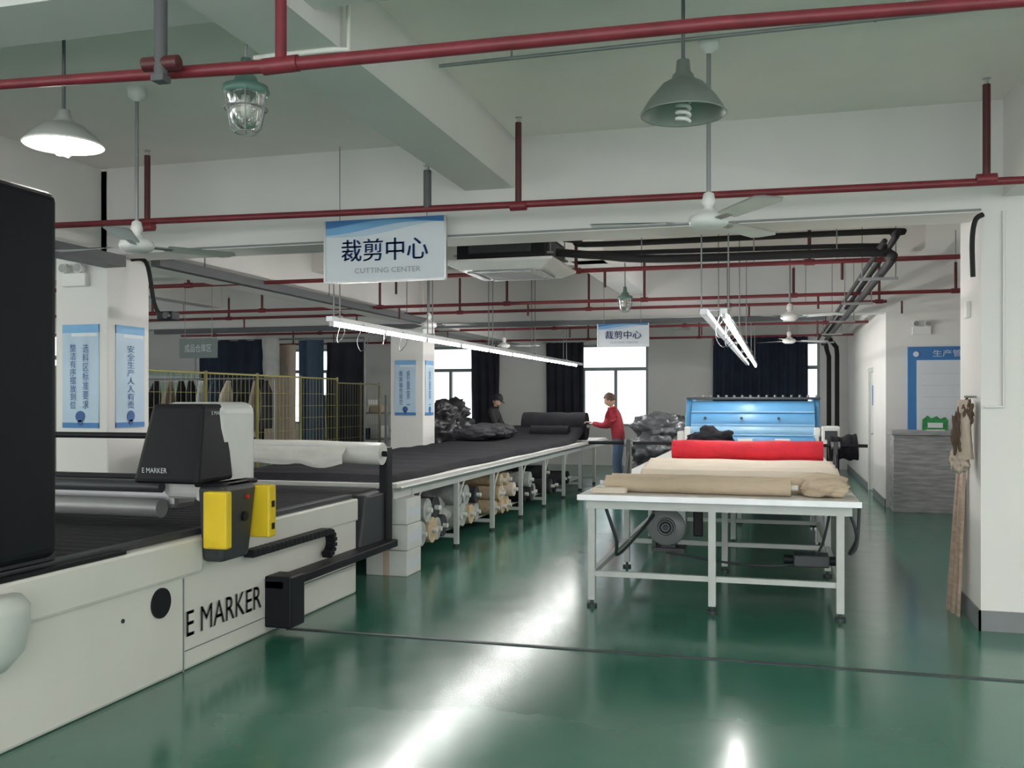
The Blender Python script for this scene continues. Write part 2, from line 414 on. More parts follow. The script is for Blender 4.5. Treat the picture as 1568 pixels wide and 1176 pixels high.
b.tube(smooth([(-1.98,8.6,2.97),(-1.6,8.62,2.93),(-1.0,8.65,2.88),(.75,8.7,2.87),(.92,8.8,2.84),(.95,9.1,2.80),(.95,15,2.8),(.95,21.5,2.8)]),.038,BLKFOAM,10)
b.tube(smooth([(-1.98,8.7,3.0),(-1.5,8.7,2.96),(.7,8.76,2.94),(.84,8.9,2.92),(.85,9.3,2.9),(.85,21.5,2.9)]),.022,BLKFOAM,10)
b.tube([(1.1,21.5,2.9),(1.25,21.9,2.75),(1.27,22.0,2.6),(1.27,22.0,0)],.05,BLKFOAM,10)
b.tube([(1.0,21.5,2.85),(1.05,21.9,2.7),(1.1,22.0,2.55),(1.1,22.0,0)],.05,BLKFOAM,10)
for y in (9.6,12,14.7,17.5,20):
    b.box(.75,1.1,y-.02,y+.02,2.735,2.76,GREY); b.cyl((.78,y,2.75),(.78,y,CZ),.006,GREY,6); b.cyl((1.08,y,2.75),(1.08,y,CZ),.006,GREY,6)
for x in (-1.2,-.2,.5): b.cyl((x,8.7,2.83),(x,8.7,CZ),.006,GREY,6)
b.done()
b=MB('cable_tray'); b.box(-11,.7,14.95,15.05,2.80,2.88,DGREY); b.done()
b=MB('cable_tray'); b.box(-5.70,-5.60,7.7,14.9,2.86,2.95,DGREY)
for y in (8.5,11.3,14): b.cyl((-5.65,y,2.95),(-5.65,y,CZ),.008,GREY,6)
b.done()
b=MB('cable_tray'); b.box(-5.80,-5.58,4.9,7.19,2.78,2.88,DGREY); b.done()
b=MB('ceiling_conduit'); b.tube([(-1.95,5.35,3.6),(1.45,5.35,3.62),],.012,GREY,8)
for x in (-1.5,-.5,.5,1.3): b.cyl((x,5.35,3.6),(x,5.35,CZ),.006,GREY,6)
b.done()
b=MB('ceiling_conduit'); b.tube([(-2.45,4.1,3.262),(-2.05,4.1,3.262),(-1.96,4.12,3.262),(-1.96,4.12,CZ)],.014,CREAM,8); b.done()
b=MB('wall_conduit'); b.tube([(1.50,7.185,2.9),(1.50,7.185,1.55),(1.38,7.185,1.55)],.010,WHITE,8); b.done()
b=MB('wall_conduit'); b.tube([(-5,7.19,2.915),(1.36,7.19,2.915)],.008,GREY,6); b.done()
b=MB('wall_cable'); b.tube(smooth([(1.37,7.18,2.88),(1.32,7.17,2.84),(1.30,7.17,2.7),(1.305,7.17,2.45)]),.018,BLKFOAM,8); b.done()

# ------------------------------------------------------------------ hanging signs
def hang_sign(x0,x1,y,z0,z1,small=False):
    b=MB('hanging_sign'); w=x1-x0;h=z1-z0
    b.box(x0,x1,y-.012,y+.012,z0,z1,SWHITE)
    for e in ((x0-.012,x0+.006,z0,z1),(x1-.006,x1+.012,z0,z1)): b.box(e[0],e[1],y-.018,y+.018,e[2],e[3],ALU)
    b.box(x0,x1,y-.018,y+.018,z0-.01,z0+.006,ALU)
    n=24
    for (a,mm,off,ph) in ((.24,SPALE,.0135,0),(.17,SMID,.0150,1.3),(.07,SBLUE,.0160,2.2)):
        vs=[];fs=[]
        for i in range(n+1):
            t=i/n; vs.append((x0+w*t,y-off,z1)); vs.append((x0+w*t,y-off,z1-h*(a*(1-.55*t)+.05*math.sin(5*t+ph)+.02)))
        for i in range(n): fs.append((2*i,2*i+1,2*i+3,2*i+2))
        b.add(vs,fs,mm)
    b.text("裁剪中心",((x0+x1)/2,y-.013,z0+h*.50),(1,0,0),(0,0,1),w*.72,h*.36,SINK)
    b.text("裁剪中心",((x0+x1)/2+w*.006,y-.013,z0+h*.503),(1,0,0),(0,0,1),w*.72,h*.36,SINK)
    b.text("CUTTING CENTER",((x0+x1)/2+w*.03,y-.013,z0+h*.17),(1,0,0),(0,0,1),w*.55,h*.085,SGREY)
    b.cyl((x0+w*.12,y,z1),(x0+w*.12,y,min(CZ,z1+.61)),.004,GREY,6); b.cyl((x1-w*.15,y,z1),(x1-w*.15,y,min(CZ,z1+.61)),.004,GREY,6)
    return b.done()
hang_sign(-3.57,-2.53,7.08,2.56,3.06)
hang_sign(-2.74,-1.94,14.85,2.44,2.80)

# ------------------------------------------------------------------ AC cassette
b=MB('ceiling_cassette_air_conditioner')
cx,cy=-2.45,8.75
b.box(cx-.42,cx+.42,cy-.42,cy+.42,2.87,3.12,BLACK,.015)
b.hexa([(cx-.40,cy-.40,2.80),(cx+.40,cy-.40,2.80),(cx+.40,cy+.40,2.80),(cx-.40,cy+.40,2.80)],[(cx-.52,cy-.52,2.86),(cx+.52,cy-.52,2.86),(cx+.52,cy+.52,2.86),(cx-.52,cy+.52,2.86)],WHITE,.01)
b.box(cx-.52,cx+.52,cy-.52,cy+.52,2.858,2.885,WHITE,.006)
b.box(cx-.25,cx+.25,cy-.25,cy+.25,2.79,2.805,WHITE)
for i in range(9): b.box(cx-.24,cx+.24,cy-.23+i*.055,cy-.215+i*.055,2.784,2.792,GREY)
for i in range(4):
    a=i*math.pi/2; R=Matrix.Translation((cx,cy,0))@Matrix.Rotation(a,4,'Z')
    b.box(-.28,.28,.30,.36,2.788,2.803,GREY,0,R)
    b.box(-.3,.3,-.428,-.422,2.95,3.08,CHAR,0,R)
for sx in (-.45,.45):
    for sy in (-.3,.3): b.cyl((cx+sx,cy+sy,2.95),(cx+sx,cy+sy,CZ),.006,GREY,6); b.box(cx+sx-.03,cx+sx+.03,cy+sy-.02,cy+sy+.02,2.94,2.96,GREY)
b.done()

# ------------------------------------------------------------------ lamps
def pendant(x,y,z,lit):
    b=MB('pendant_lamp'); top=z+.23
    k=.72 if lit else 1
    S=Matrix.Diagonal((1,1,k,1))
    b.cyl((x,y,z+.23*k),(x,y,CZ),.009,DGREY,8)
    b.lathe([(.0,CZ-z),(.045,CZ-z),(.045,CZ-z-.03),(.01,CZ-z-.05)],(x,y,z),GREY)
    o=SHADEW if lit else SHADE
    b.lathe([(.012,.26),(.03,.255),(.036,.20),(.05,.185),(.055,.165),(.10,.14),(.16,.07),(.195,.015),(.20,.0)],(x,y,z),o if not lit else mat('light_grey_shade',(.45,.46,.44),.4),36,S)
    b.lathe([(.20,.0),(.19,.015),(.155,.065),(.095,.13),(.05,.155),(.0,.16)],(x,y,z-.001),SHADEW if lit else SHADEIN,36,S)
    b.lathe([(.2,-.004),(.205,0),(.2,.006)],(x,y,z),o,36)
    pts=[]
    for i in range(70):
        t=i/69; a=t*2*math.pi*4; pts.append((x+.03*math.cos(a),y+.03*math.sin(a),z+.09*k-.125*t))
    b.cyl((x,y,z+.15*k),(x,y,z+.08*k),.03,WHITE,14)
    b.tube(pts,.0095,GLOW2 if lit else BULB,8)
    if lit: b.lathe([(0,-.055),(.04,-.048),(.065,-.01),(.065,.03),(.04,.07),(.0,.08)],(x,y,z),GLOW2,20)
    return b.done()
pendant(-3.63,4.18,2.945,True); pendant(-.43,4.55,2.955,False)
def jar_lamp(x,y,z,s=1.):
    b=MB('jar_lamp')
    b.cyl((x,y,z+.30*s),(x,y,CZ),.009,GREY,8)
    b.lathe([(0,.34),(.022,.34),(.03,.27),(.05,.25),(.06,.22),(.105,.205),(.11,.18),(.10,.165)],(x,y,z),TEALM,28,Matrix.Scale(s,4))
    b.lathe([(.10,.165),(.085,.155),(.082,.09),(.07,.04),(.04,.008),(0,0)],(x,y,z),LAMPG,28,Matrix.Scale(s,4))
    b.lathe([(0,.16),(.03,.155),(.04,.10),(.03,.06),(0,.05)],(x,y,z),BULB,16,Matrix.Scale(s,4))
    for k in range(6):
        a=k*math.pi/3; c,sn=math.cos(a)*s,math.sin(a)*s
        b.tube([(x+c*.105,y+sn*.105,z+.18*s),(x+c*.098,y+sn*.098,z+.1*s),(x+c*.08,y+sn*.08,z+.02*s),(x+c*.05,y+sn*.05,z-.012*s)],.0035*s,GREY,6)
    for (rr,zz) in ((.1,.1),(.05,-.012)):
        b.tube([(x+rr*s*math.cos(t*math.pi/12),y+rr*s*math.sin(t*math.pi/12),z+zz*s) for t in range(25)],.0035*s,GREY,6,cap=False)
    return b.done()
jar_lamp(-2.43,3.99,2.88); jar_lamp(-1.85,11.9,2.72,.9)

def fan(x,y,z,ang,L=.68):
    b=MB('ceiling_fan')
    b.cyl((x,y,z+.05),(x,y,CZ),.013,GREY,10)
    b.lathe([(0,CZ-z),(.06,CZ-z),(.055,CZ-z-.06),(.014,CZ-z-.09)],(x,y,z),WHITE,20)
    b.lathe([(.013,.17),(.03,.16),(.04,.11),(.025,.08),(.06,.05),(.105,.03),(.115,.0),(.105,-.02),(.07,-.04),(0,-.045)],(x,y,z),WHITE,28)
    for k in range(3):
        R=Matrix.Translation((x,y,z))@Matrix.Rotation(math.radians(ang+120*k),4,'Z')@Matrix.Rotation(math.radians(-10),4,'X')
        b.box(.10,.24,-.02,.02,-.004,.004,GREY,0,R)
        n=10
        up=[];dn=[]
        for i in range(n+1):
            t=i/n; w=.055+.03*t-(.03 if i==n else 0)
            up.append((.2+(L-.2)*t, w,.006+.01*t)); dn.append((.2+(L-.2)*t,-w,.006-.006*t))
        vs=up+dn; fs=[(i,i+1,n+2+i,n+1+i) for i in range(n)]
        vs2=[(a,c,d-.006) for a,c,d in vs]
        b.add(vs,fs,WHITE,True,R); b.add(vs2,[f[::-1] for f in fs],WHITE,True,R)
    return b.done()
fan(-.378,5.53,2.62,-58); fan(-4.1,5.39,2.62,57)
fan(-4.6,12.2,2.62,5); fan(.15,12.2,2.62,-30); fan(.2,17.2,2.62,20); fan(-5.,17.3,2.62,10)

def led_row(x,y0,y1,z,double,name='led_tube_light',glow=None,below=True):
    glow=glow or GLOW
    b=MB(name); 
    xs=[x,x-.16] if double else [x]
    for xx in xs:
        b.box(xx-.03,xx+.03,y0,y1,z+.02,z+.065,ALU)
        y=y0+.03
        while y+1.18<y1+.01:
            if not(double and xx!=x):
                for tx in ((0,) if below else (-.07,.07)):
                    zz=z if below else z+.04
                    b.cyl((xx+tx,y+.03,zz),(xx+tx,y+1.15,zz),.017,glow,12)
                    for (p0,p1) in ((y,y+.03),(y+1.15,y+1.18)): b.box(xx+min(0,tx)-.016,xx+max(0,tx)+.016,p0,p1,zz-.02,zz+.02,WHITE)
            y+=1.2
    y=y0+.15
    while y<y1:
        xa,xb=min(xs),max(xs)
        b.cyl((xa-.03,y,z+.06),(xa-.03,y,CZ),.007,GREY,6); b.cyl((xb+.03,y,z+.06),(xb+.03,y,CZ),.007,GREY,6)
        b.box(xa-.05,xb+.05,y-.02,y+.02,z+.062,z+.08,GREY)
        y+=2.4
    if below:
      for k in range(4):
        yy=y0+.15+k*.5; q=.7+.3*math.sin(k*2.1)
        b.tube(smooth([(x+.02,yy,z+.06),(x+.08*q,yy+.05,z-.08*q),(x-.04,yy+.12,z-.22*q),(x-.12*q,yy+.18,z-.1),(x-.05,yy+.2,z+.05)]),.0035,CHAR if k%2 else GREY,6)
    return b.done()
led_row(-3.85,7.7,19.0,2.28,False); led_row(-.42,7.9,20.,2.28,True)
for xx,ya,yb in ((-3.85,-5.2,1.8),(-.42,-5.2,1.8),(3.6,-5.2,6.),(-9.3,-4,6.)):
    led_row(xx,ya,yb,2.6,False,'added_fill_batten',GLOW_FILL,False)  # unseen battens, added to brighten the front room and its ceiling

# ------------------------------------------------------------------ automatic cutting machine
b=MB('automatic_fabric_cutting_machine')
X0,X1=-5.62,-3.36
b.box(X0,X1,.6,7.22,.0,.74,CREAM,.02)
b.box(X0-.02,X1+.03,.6,5.0,.56,.78,CREAM,.02)
b.box(X0-.02,X1+.015,5.0,7.22,.60,.78,CREAM,.012)
b.box(X0+.1,X1-.1,.6,7.9,.74,.80,BED,.01)
for i in range(60):
    y=.7+i*.12
    b.box(X0+.12,X1-.12,y,y+.10,.798,.806,BED)
b.box(X1-.10,X1-.03,.6,7.2,.78,.815,CHAR,.005)
b.box(X1-.02,X1+.028,.6,4.3,.778,.80,BLACK,.004)
b.box(X0+.03,X0+.10,.6,7.2,.78,.815,CHAR,.005)
b.box(X1-.001,X1+.004,4.85,5.75,.115,.121,GREY)
b.box(X1-.001,X1+.004,6.2,7.2,.235,.243,GREY)
b.box(X1-.001,X1+.006,4.83,4.838,.0,.55,GREY)
b.cyl((X1-.01,4.62,.45),(X1+.012,4.62,.45),.085,BLACK,28)
b.hexa([(X0,7.22,.34),(X1+.03,7.22,.34),(X1+.03,7.80,.34),(X0,7.80,.34)],[(X0,7.35,.79),(X1+.03,7.35,.79),(X1+.03,7.82,.79),(X0,7.82,.79)],CHAR,.02)
b.box(X1-.02,X1+.06,7.72,7.84,.34,1.18,BLACK,.01)
b.box(X0,X0+.06,7.72,7.84,.34,1.18,BLACK,.01)
b.box(X1,X1+.15,5.75,7.75,.31,.375,BLACK,.01)
b.box(X1,X1+.20,5.75,5.95,.05,.40,BLACK,.012)
ch=[(5.45,.60)]+[(5.45+.06*i,.60) for i in range(1,19)]
ch+=[(6.55+.09*math.sin(a),.51+.09*math.cos(a)) for a in [math.pi*k/8 for k in range(1,9)]]
for i in range(len(ch)-1):
    y0,z0=ch[i];y1,z1=ch[i+1]
    ang=math.atan2(z1-z0,y1-y0); L=math.hypot(y1-y0,z1-z0)
    R=Matrix.Translation((X1+.06,(y0+y1)/2,(z0+z1)/2))@Matrix.Rotation(ang,4,'X')
    b.box(-.04,.04,-L/2*.9,L/2*.9,-.026,.026,BLACK,.006,R,1)
for dz in (-.004,0,.004): b.text("E MARKER",(X1+.002+abs(dz)*.1,5.28+dz,.275),(0,1,0),(0,0,1),.84,.15,LOGO)
for y in (4.3,6.6,3.4): b.cyl((X1,y,.42),(X1+.006,y,.42),.012,CHAR,10)
# gantry
b.box(X0+.1,X1-.3,5.18,5.42,.90,1.10,ALU,.04)
b.cyl((X0+.2,5.05,.93),(X1-.30,5.05,.93),.06,GREY,20)
b.cyl((X0+.2,5.05,1.06),(X1-.30,5.05,1.06),.035,CHAR,16)
b.box(X0+.1,X1-.3,5.10,5.18,1.10,1.13,BLACK,.008)
b.cyl((X0+.1,5.2,1.37),(X1-.4,5.2,1.37),.020,BLACK,10)
b.box(X0-.05,X0+.25,4.9,5.65,.80,1.5,CREAM,.05)
b.box(-3.70,-3.285,5.08,5.54,.98,1.585,WHITE,.07,None,4)
b.hexa([(-3.72,4.84,1.10),(-3.27,4.84,1.10),(-3.27,5.24,1.10),(-3.72,5.24,1.10)],[(-3.65,4.94,1.575),(-3.30,4.94,1.575),(-3.30,5.20,1.575),(-3.65,5.20,1.575)],BLACK,.03)
b.text("E MARKER",(-3.56,4.852,1.18),(1,0,0),(0,0,1),.17,.03,SWHITE,off=.012)
b.text("E MARKER",(-3.288,5.08,1.52),(0,1,0),(0,0,1),.16,.022,SWHITE,off=.012)
b.box(-3.42,-3.2,5.05,5.3,.98,1.1,WHITE,.01)
b.hexa([(-3.35,5.0,.62),(-3.20,5.0,.62),(-3.20,5.30,.62),(-3.35,5.30,.62)],[(-3.36,4.97,1.08),(-3.17,4.97,1.08),(-3.17,5.34,1.08),(-3.36,5.34,1.08)],CHAR,.03)
b.box(-3.28,-3.12,4.91,4.975,.715,1.055,YEL,.012)
b.box(-3.25,-3.08,5.33,5.42,.73,1.06,YEL,.012)
for z in (.80,.94): b.box(-3.10,-3.075,5.36,5.39,z-.02,z+.02,BLACK)
b.box(-3.40,-3.2,5.0,5.4,1.07,1.10,BLACK,.01)
b.cyl((-3.175,5.22,1.0),(-3.16,5.22,1.0),.014,mat('red_button',(.6,.02,.02),.4),14)
b.cyl((-3.185,5.2,.88),(-3.165,5.2,.88),.03,BLACK,14)
b.done()
b=MB('machine_control_tower')
b.box(-4.05,-3.34,3.2,3.82,.84,2.60,TOWER,.05,None,4)
b.box(-4.0,-3.4,3.1,3.86,.818,.86,CHAR,.005)
b.done()
b=MB('machine_side_cover')
b.lathe([(0,-.20),(.08,-.19),(.14,-.12),(.16,0),(.16,.08),(.13,.13),(0,.14)],(-3.30,3.32,.60),mat('pale_grey_cover',(.66,.69,.65),.35),32,Matrix.Diagonal((.75,1.5,1,1)))
b.done()
b=MB('plastic_film_roll')
b.roll((-5.5,7.62,1.17),(-3.30,7.62,1.13),.095,PAPER,.025,2,.08,24,30,BLACK)
b.sheet(lambda u,v:(-5.3+1.7*u,7.52-.08*math.sin(v*2)+.02*noise.noise(Vector((u*5,v*3,0))),1.19-.14*v-.06*abs(noise.noise(Vector((u*4,1,2))))*v),30,8,PAPER)
b.box(-5.54,-5.5,7.58,7.66,.82,1.2,CHAR)
b.done()

# ------------------------------------------------------------------ long spreading table (left)
b=MB('fabric_spreading_table')
TX0,TX1,TY0,TY1=-5.4,-3.3,7.95,18.8
b.box(TX0,TX1,TY0,TY1,.80,.84,TABLETOP,.006); b.box(TX0-.01,TX1+.012,TY0,TY1,.785,.80,ALU)
b.box(TX1-.08,TX1-.04,TY0,TY1,.70,.785,LEG); b.box(TX0+.04,TX0+.08,TY0,TY1,.70,.785,LEG)
b.cyl((TX1+.03,TY0,.80),(TX1+.03,TY1,.80),.012,ALU,8)
y=8.42
while y<TY1:
    for x in (TX1-.06,TX0+.06,(TX0+TX1)/2):
        b.box(x-.026,x+.026,y-.026,y+.026,.03,.785,LEG,.004); b.cyl((x,y,0),(x,y,.03),.035,CHAR,12)
        b.tube([(x,y+.02,.45),(x,y+.16,.62),(x,y+.34,.76)],.012,LEG,8)
    b.box(TX0+.06,TX1-.06,y-.02,y+.02,.10,.14,LEG); b.box(TX0+.06,TX1-.06,y-.02,y+.02,.73,.785,LEG)
    y+=1.34
b.box(TX0+.3,TX1-.25,8.5,17.5,.14,.155,TABLETOP)
b.done()
b=MB('black_fabric_layers')
def lay(u,v):
    y=8.0+8.9*v; x=-5.3+1.93*u
    z=.845+.058+.012*noise.noise(Vector((x*2,y*1.3,0)))+.006*math.sin(y*9+math.sin(x*3))
    e=min(u,1-u)
    if e<.02: z=.845
    if v<.01: z=.845
    if v>.9: z+=.22*((v-.9)/.1)**2
    return (x+.02*math.sin(y*3),y,z)
b.sheet(lay,40,120,BFAB)
b.done()
b=MB('black_fabric_roll'); b.roll((-4.55,17.1,1.11),(-3.36,17.1,1.11),.255,BFAB,.03,5,.05,30); b.roll((-4.3,16.65,1.02),(-3.6,16.65,1.02),.11,BFAB,None,3,.1); b.done()
b=MB('charcoal_fabric_stack')
for i in range(5): b.blob((-4.95+.1*(i%2),15.4+.3*i,1.02+.02*(i%3)),(.34,.3,.12),GFAB,i,.25,2.2,.92)
b.done()
b=MB('fabric_roll_stack')
for (y,z,r,m,sd) in ((8.72,.28,.12,CPLAST,1),(8.97,.29,.125,ROLLT,2),(8.85,.50,.12,CPLAST,3),(9.22,.27,.115,CPLAST,4),(9.1,.50,.11,GFAB,21),(9.46,.27,.11,GFAB,22),(9.35,.47,.11,BFAB,23),
  (10.0,.29,.13,CPLAST,5),(10.26,.29,.13,CPLAST,6),(10.13,.53,.13,CPLAST,7),(10.5,.27,.11,ROLLT,8),(10.4,.50,.12,CPLAST,24),(10.74,.27,.11,CPLAST,25),(10.65,.48,.1,GFAB,26),
  (11.35,.25,.09,ROLLT,9),(11.54,.25,.09,ROLLT,10),(11.73,.25,.09,ROLLT,11),(11.44,.42,.09,ROLLT,12),(11.63,.42,.09,CRM,13),(11.92,.25,.09,ROLLT,14),(12.1,.25,.09,ROLLT,15),(11.82,.42,.09,ROLLT,16),(11.55,.58,.08,ROLLT,27),(12.05,.42,.09,CRM,28),(11.75,.58,.08,ROLLT,29),
  (12.9,.27,.11,BFAB,17),(13.13,.27,.11,GFAB,18),(13.0,.47,.11,CPLAST,30),(13.36,.27,.11,CPLAST,31),(14.2,.27,.11,GFAB,19),(14.43,.27,.11,BFAB,20),(14.3,.47,.11,GFAB,32),(15.6,.27,.11,GFAB,33),(15.85,.27,.11,BFAB,34)):
    b.roll((-4.75,y,z),(-3.40+.06*math.sin(sd*7),y,z),r,m,.025,sd,.08,18,16,CARD)
b.blob((-3.72,9.72,.36),(.28,.14,.20),CPLAST,5,.35,2.5,.16)
b.done()
b=MB('carton_stack')
for i,z in enumerate((0,.235,.47)):
    o=.01*(i%2)
    b.box(-3.62+o,-3.22+o,7.98,8.33,z,z+.23,CARD,.006); b.box(-3.225+o,-3.217+o,8.0,8.31,z+.07,z+.16,SWHITE); b.box(-3.45+o,-3.39+o,7.975,8.335,z+.002,z+.2305,TAN)
b.done()

# ------------------------------------------------------------------ right spreading table
b=MB('fabric_inspection_table')
RX0,RX1,RY0,RY1=-1.47,.57,7.15,18.0
b.box(RX0,RX1,RY0,RY1,.835,.875,TABLETOP,.008); b.box(RX0-.01,RX1+.01,RY0-.012,RY0,.83,.872,ALU)
b.box(RX0+.05,RX1-.05,RY0+.06,RY0+.10,.76,.835,LEG)
y=7.25;i=0
while y<RY1:
    for x in (-1.385,-.47,.44):
        b.box(x-.028,x+.028,y-.028,y+.028,.05,.835,LEG,.004); b.cyl((x,y,.02),(x,y,.06),.012,CHAR,8); b.cyl((x,y,0),(x,y,.02),.04,CHAR,14)
    b.box(-1.385,.44,y-.02,y+.02,.235,.275,LEG)
    y+=1.78;i+=1
for x in (-1.385,.44): b.box(x-.02,x+.02,7.25,17.9,.235,.275,LEG); b.box(x-.02,x+.02,7.25,17.9,.77,.835,LEG)
b.box(RX0-.05,RX0+.02,7.4,17.9,.80,.83,BLACK)
b.tube(smooth([(.50,7.3,.8),(.56,7.35,.6),(.52,7.5,.45),(.58,7.6,.5),(.6,7.62,.8)]),.012,CHAR,8)
b.tube(smooth([(-1.30,7.3,.8),(-1.22,7.4,.5),(-1.24,7.6,.35),(-1.1,7.9,.5),(-.95,8.1,.7)]),.014,CHAR,8)
b.tube(smooth([(.38,7.35,.8),(.3,7.5,.45),(.1,7.6,.33),(-.3,7.7,.3),(-.9,8.,.32)]),.010,CHAR,8)
b.box(.12,.38,7.5,7.7,.33,.42,CHAR,.01); b.cyl((.05,7.6,.37),(.45,7.6,.37),.035,BLACK,14)
b.done()
b=MB('suction_blower')
bx,by,bz=-.90,8.1,.53
Ry=Matrix.Rotation(math.radians(90),4,'X')
b.lathe([(0,-.09),(.09,-.09),(.15,-.075),(.165,-.05),(.165,.05),(.15,.075),(0,.08)],(bx,by,bz),GREY,32,Ry)
b.lathe([(.0,.08),(.08,.081),(.08,.12),(.06,.125),(.055,.09)],(bx,by,bz),CHAR,24,Ry)
for r in (.03,.055,.075): b.tube([(bx+r*math.cos(t*math.pi/10),by-.127,bz+r*math.sin(t*math.pi/10)) for t in range(21)],.004,GREY,6,cap=False)
b.cyl((bx,by+.09,bz),(bx,by+.36,bz),.08,CHAR,20)
b.box(bx+.05,bx+.165,by-.06,by+.06,bz,.77,GREY,.01); b.box(bx-.15,bx+.25,by-.08,by+.1,.76,.832,CHAR)
b.box(bx+.22,bx+.30,by-.02,by+.02,.45,.832,BLACK,.01)
b.box(bx-.14,bx+.14,by+.05,by+.3,bz-.23,bz-.20,CHAR); b.box(bx-.06,bx+.06,by+.1,by+.25,bz-.21,bz-.07,CHAR)
for yy in (by+.1,by+.24): b.box(bx-.14,bx-.11,yy,yy+.03,bz-.2,.832,CHAR)
b.done()
b=MB('tan_fabric_rolls')
b.roll((-1.30,7.42,.942),(.10,7.36,.942),.063,TAN,.02,1,.10)
b.roll((-1.28,7.58,.942),(.42,7.55,.945),.065,TAN,None,4,.10)
b.blob((.34,7.42,.94),(.17,.14,.07),TAN,3,.25,2.0,.876); b.blob((.32,7.60,.97),(.17,.16,.07),TAN,8,.25,2.0,.876)
b.box(-1.38,-1.12,7.22,7.34,.876,.92,CRM,.01)
b.done()
b=MB('cream_fabric_layers')
def lay2(u,v):
    y=7.8+4.6*v; x=-1.15+1.62*u+.12*max(0,.3-v)
    z=1.015+.02*noise.noise(Vector((x*2,y*2,4)))+.007*math.sin(y*22+x*2)
    if v<.30: z+=.045*math.sin(math.pi*min(1,v/.28))
    if v>.32: z=.955+.02*noise.noise(Vector((x*2,y*2,4)))
    if min(u,1-u)<.02 or min(v,1-v)<.01: z=.877
    return (x+.03*noise.noise(Vector((y*2,3,1))),y,z)
b.sheet(lay2,50,70,CRM); b.done()
b=MB('red_fabric_roll'); b.roll((-.95,9.0,1.13),(.40,9.0,1.13),.092,REDF,None,2,.09,26,40); b.done()
b=MB('roll_feed_axle')
b.cyl((-1.80,9.25,1.175),(.80,9.25,1.175),.016,BLACK,10)
for x in (-1.40,.52):
    b.box(x-.02,x+.02,9.2,9.3,.876,1.21,CHAR,.005); b.tube([(x,9.0,.885),(x,9.22,1.1)],.012,CHAR,8); b.cyl((x-.04,9.25,1.175),(x+.04,9.25,1.175),.035,GREY,14)
b.roll((.46,9.36,1.14),(.72,9.36,1.16),.115,BFAB,None,2,.2)
b.done()
b=MB('black_fabric_pile'); b.blob((-.74,11.4,1.10),(.27,.30,.15),BFAB,2,.4,2.0,.975); b.blob((-.42,11.2,1.03),(.2,.2,.07),BFAB,6,.4,2.2,.975); b.done()
# blue spreading machine on the table
b=MB('blue_fabric_spreading_machine')
ys=13.6; L0,L1=-1.18,.50
for x in (L0-.06,L1+.01):
    b.box(x-.03,x+.06,ys,ys+1.3,.88,1.22,WHITE,.02)
    b.hexa([(x-.03,ys+.1,1.22),(x+.06,ys+.1,1.22),(x+.06,ys+1.1,1.22),(x-.03,ys+1.1,1.22)],[(x-.03,ys+.35,1.62),(x+.06,ys+.35,1.62),(x+.06,ys+.9,1.62),(x-.03,ys+.9,1.62)],BLUE,.015)
def panel(y0,z0,y1,z1,bulge,m):
    def fn(u,v):
        a=v*math.pi
        return (L0+(L1-L0)*u, ys+y0+(y1-y0)*v-bulge*math.sin(a), z0+(z1-z0)*v)
    b.sheet(fn,2,10,m)
panel(.0,.97,.02,1.10,.03,BLUE); panel(.03,1.11,.05,1.24,.035,LBLUE); panel(.06,1.25,.14,1.42,.04,BLUE); panel(.15,1.43,.32,1.58,.03,BLUE); panel(.32,1.58,.85,1.56,0,LBLUE)
for (z,y) in ((1.105,-.005),(1.245,.03),(1.425,.11)): b.box(L0,L1,ys+y,ys+y+.05,z-.008,z+.012,LBLUE,.003)
b.box(L0,L1,ys+.16,ys+.9,.97,1.42,BLUE)
b.box(L0-.08,L1+.08,ys+.26,ys+.34,1.60,1.635,CHAR,.008)
for i in range(16): b.cyl((L0+.03+i*.112,ys+.30,1.63),(L0+.03+i*.112,ys+.30,1.665),.016,GREY,8)
for i in range(3): b.box(L0+.15+i*.5,L0+.35+i*.5,ys-.035,ys-.025,1.02,1.06,WHITE,.002); b.cyl((L0+.2+i*.5,ys+.07,1.34),(L0+.2+i*.5,ys+.0,1.34),.02,CHAR,10)
b.cyl((L0,ys-.06,.97),(L1,ys-.06,.97),.035,ALU,16)
b.box(L0,L1,ys+.1,ys+1.2,.90,.97,CHAR)
for x in (L0+.02,L1-.06):
    for yy in (ys+.1,ys+1.1): b.cyl((x,yy,.927),(x+.04,yy,.927),.05,BLACK,16)
b.box(L1+.08,L1+.32,ys-.15,ys+.25,.98,1.24,WHITE,.02); b.box(L1+.12,L1+.28,ys-.16,ys-.145,1.06,1.18,CHAR); b.box(L1+.05,L1+.10,ys-.1,ys+.2,1.0,1.1,CHAR)
b.box(L0-.20,L0-.09,ys+.1,ys+.5,.90,1.15,WHITE,.02)
b.done()
b=MB('grey_wrapped_fabric_pile')
for i,(x,y,z,sx,sy,sz) in enumerate(((-2.05,16.,.3,.42,.5,.34),(-2.0,16.5,.32,.40,.45,.34),(-2.02,16.,.78,.40,.46,.26),(-2.0,16.5,.85,.38,.4,.26),(-1.98,16.2,1.14,.38,.4,.22),(-1.95,16.6,1.2,.34,.3,.18))):
    b.blob((x,y,z),(sx,sy,sz),GPLAST,i,.3,2.3,0.0)
b.done()
b=MB('black_plastic_bag_heap')
for i,(x,y,z,r) in enumerate(((-6.0,16.5,.35,.42),(-5.85,17.2,.35,.4),(-6.0,16.5,.95,.36),(-5.9,17.1,.95,.36),(-6.0,16.6,1.34,.26),(-5.95,17.1,1.34,.28),(-6.5,16.8,.5,.5),(-6.6,16.8,1.0,.4),(-6.3,17.5,.4,.4))):
    b.blob((x,y,z),(r,r,r*.95),BPLAST,i+20,.35,2.4,0.0)
b.done()
b=MB('grey_wrapped_fabric_pile')
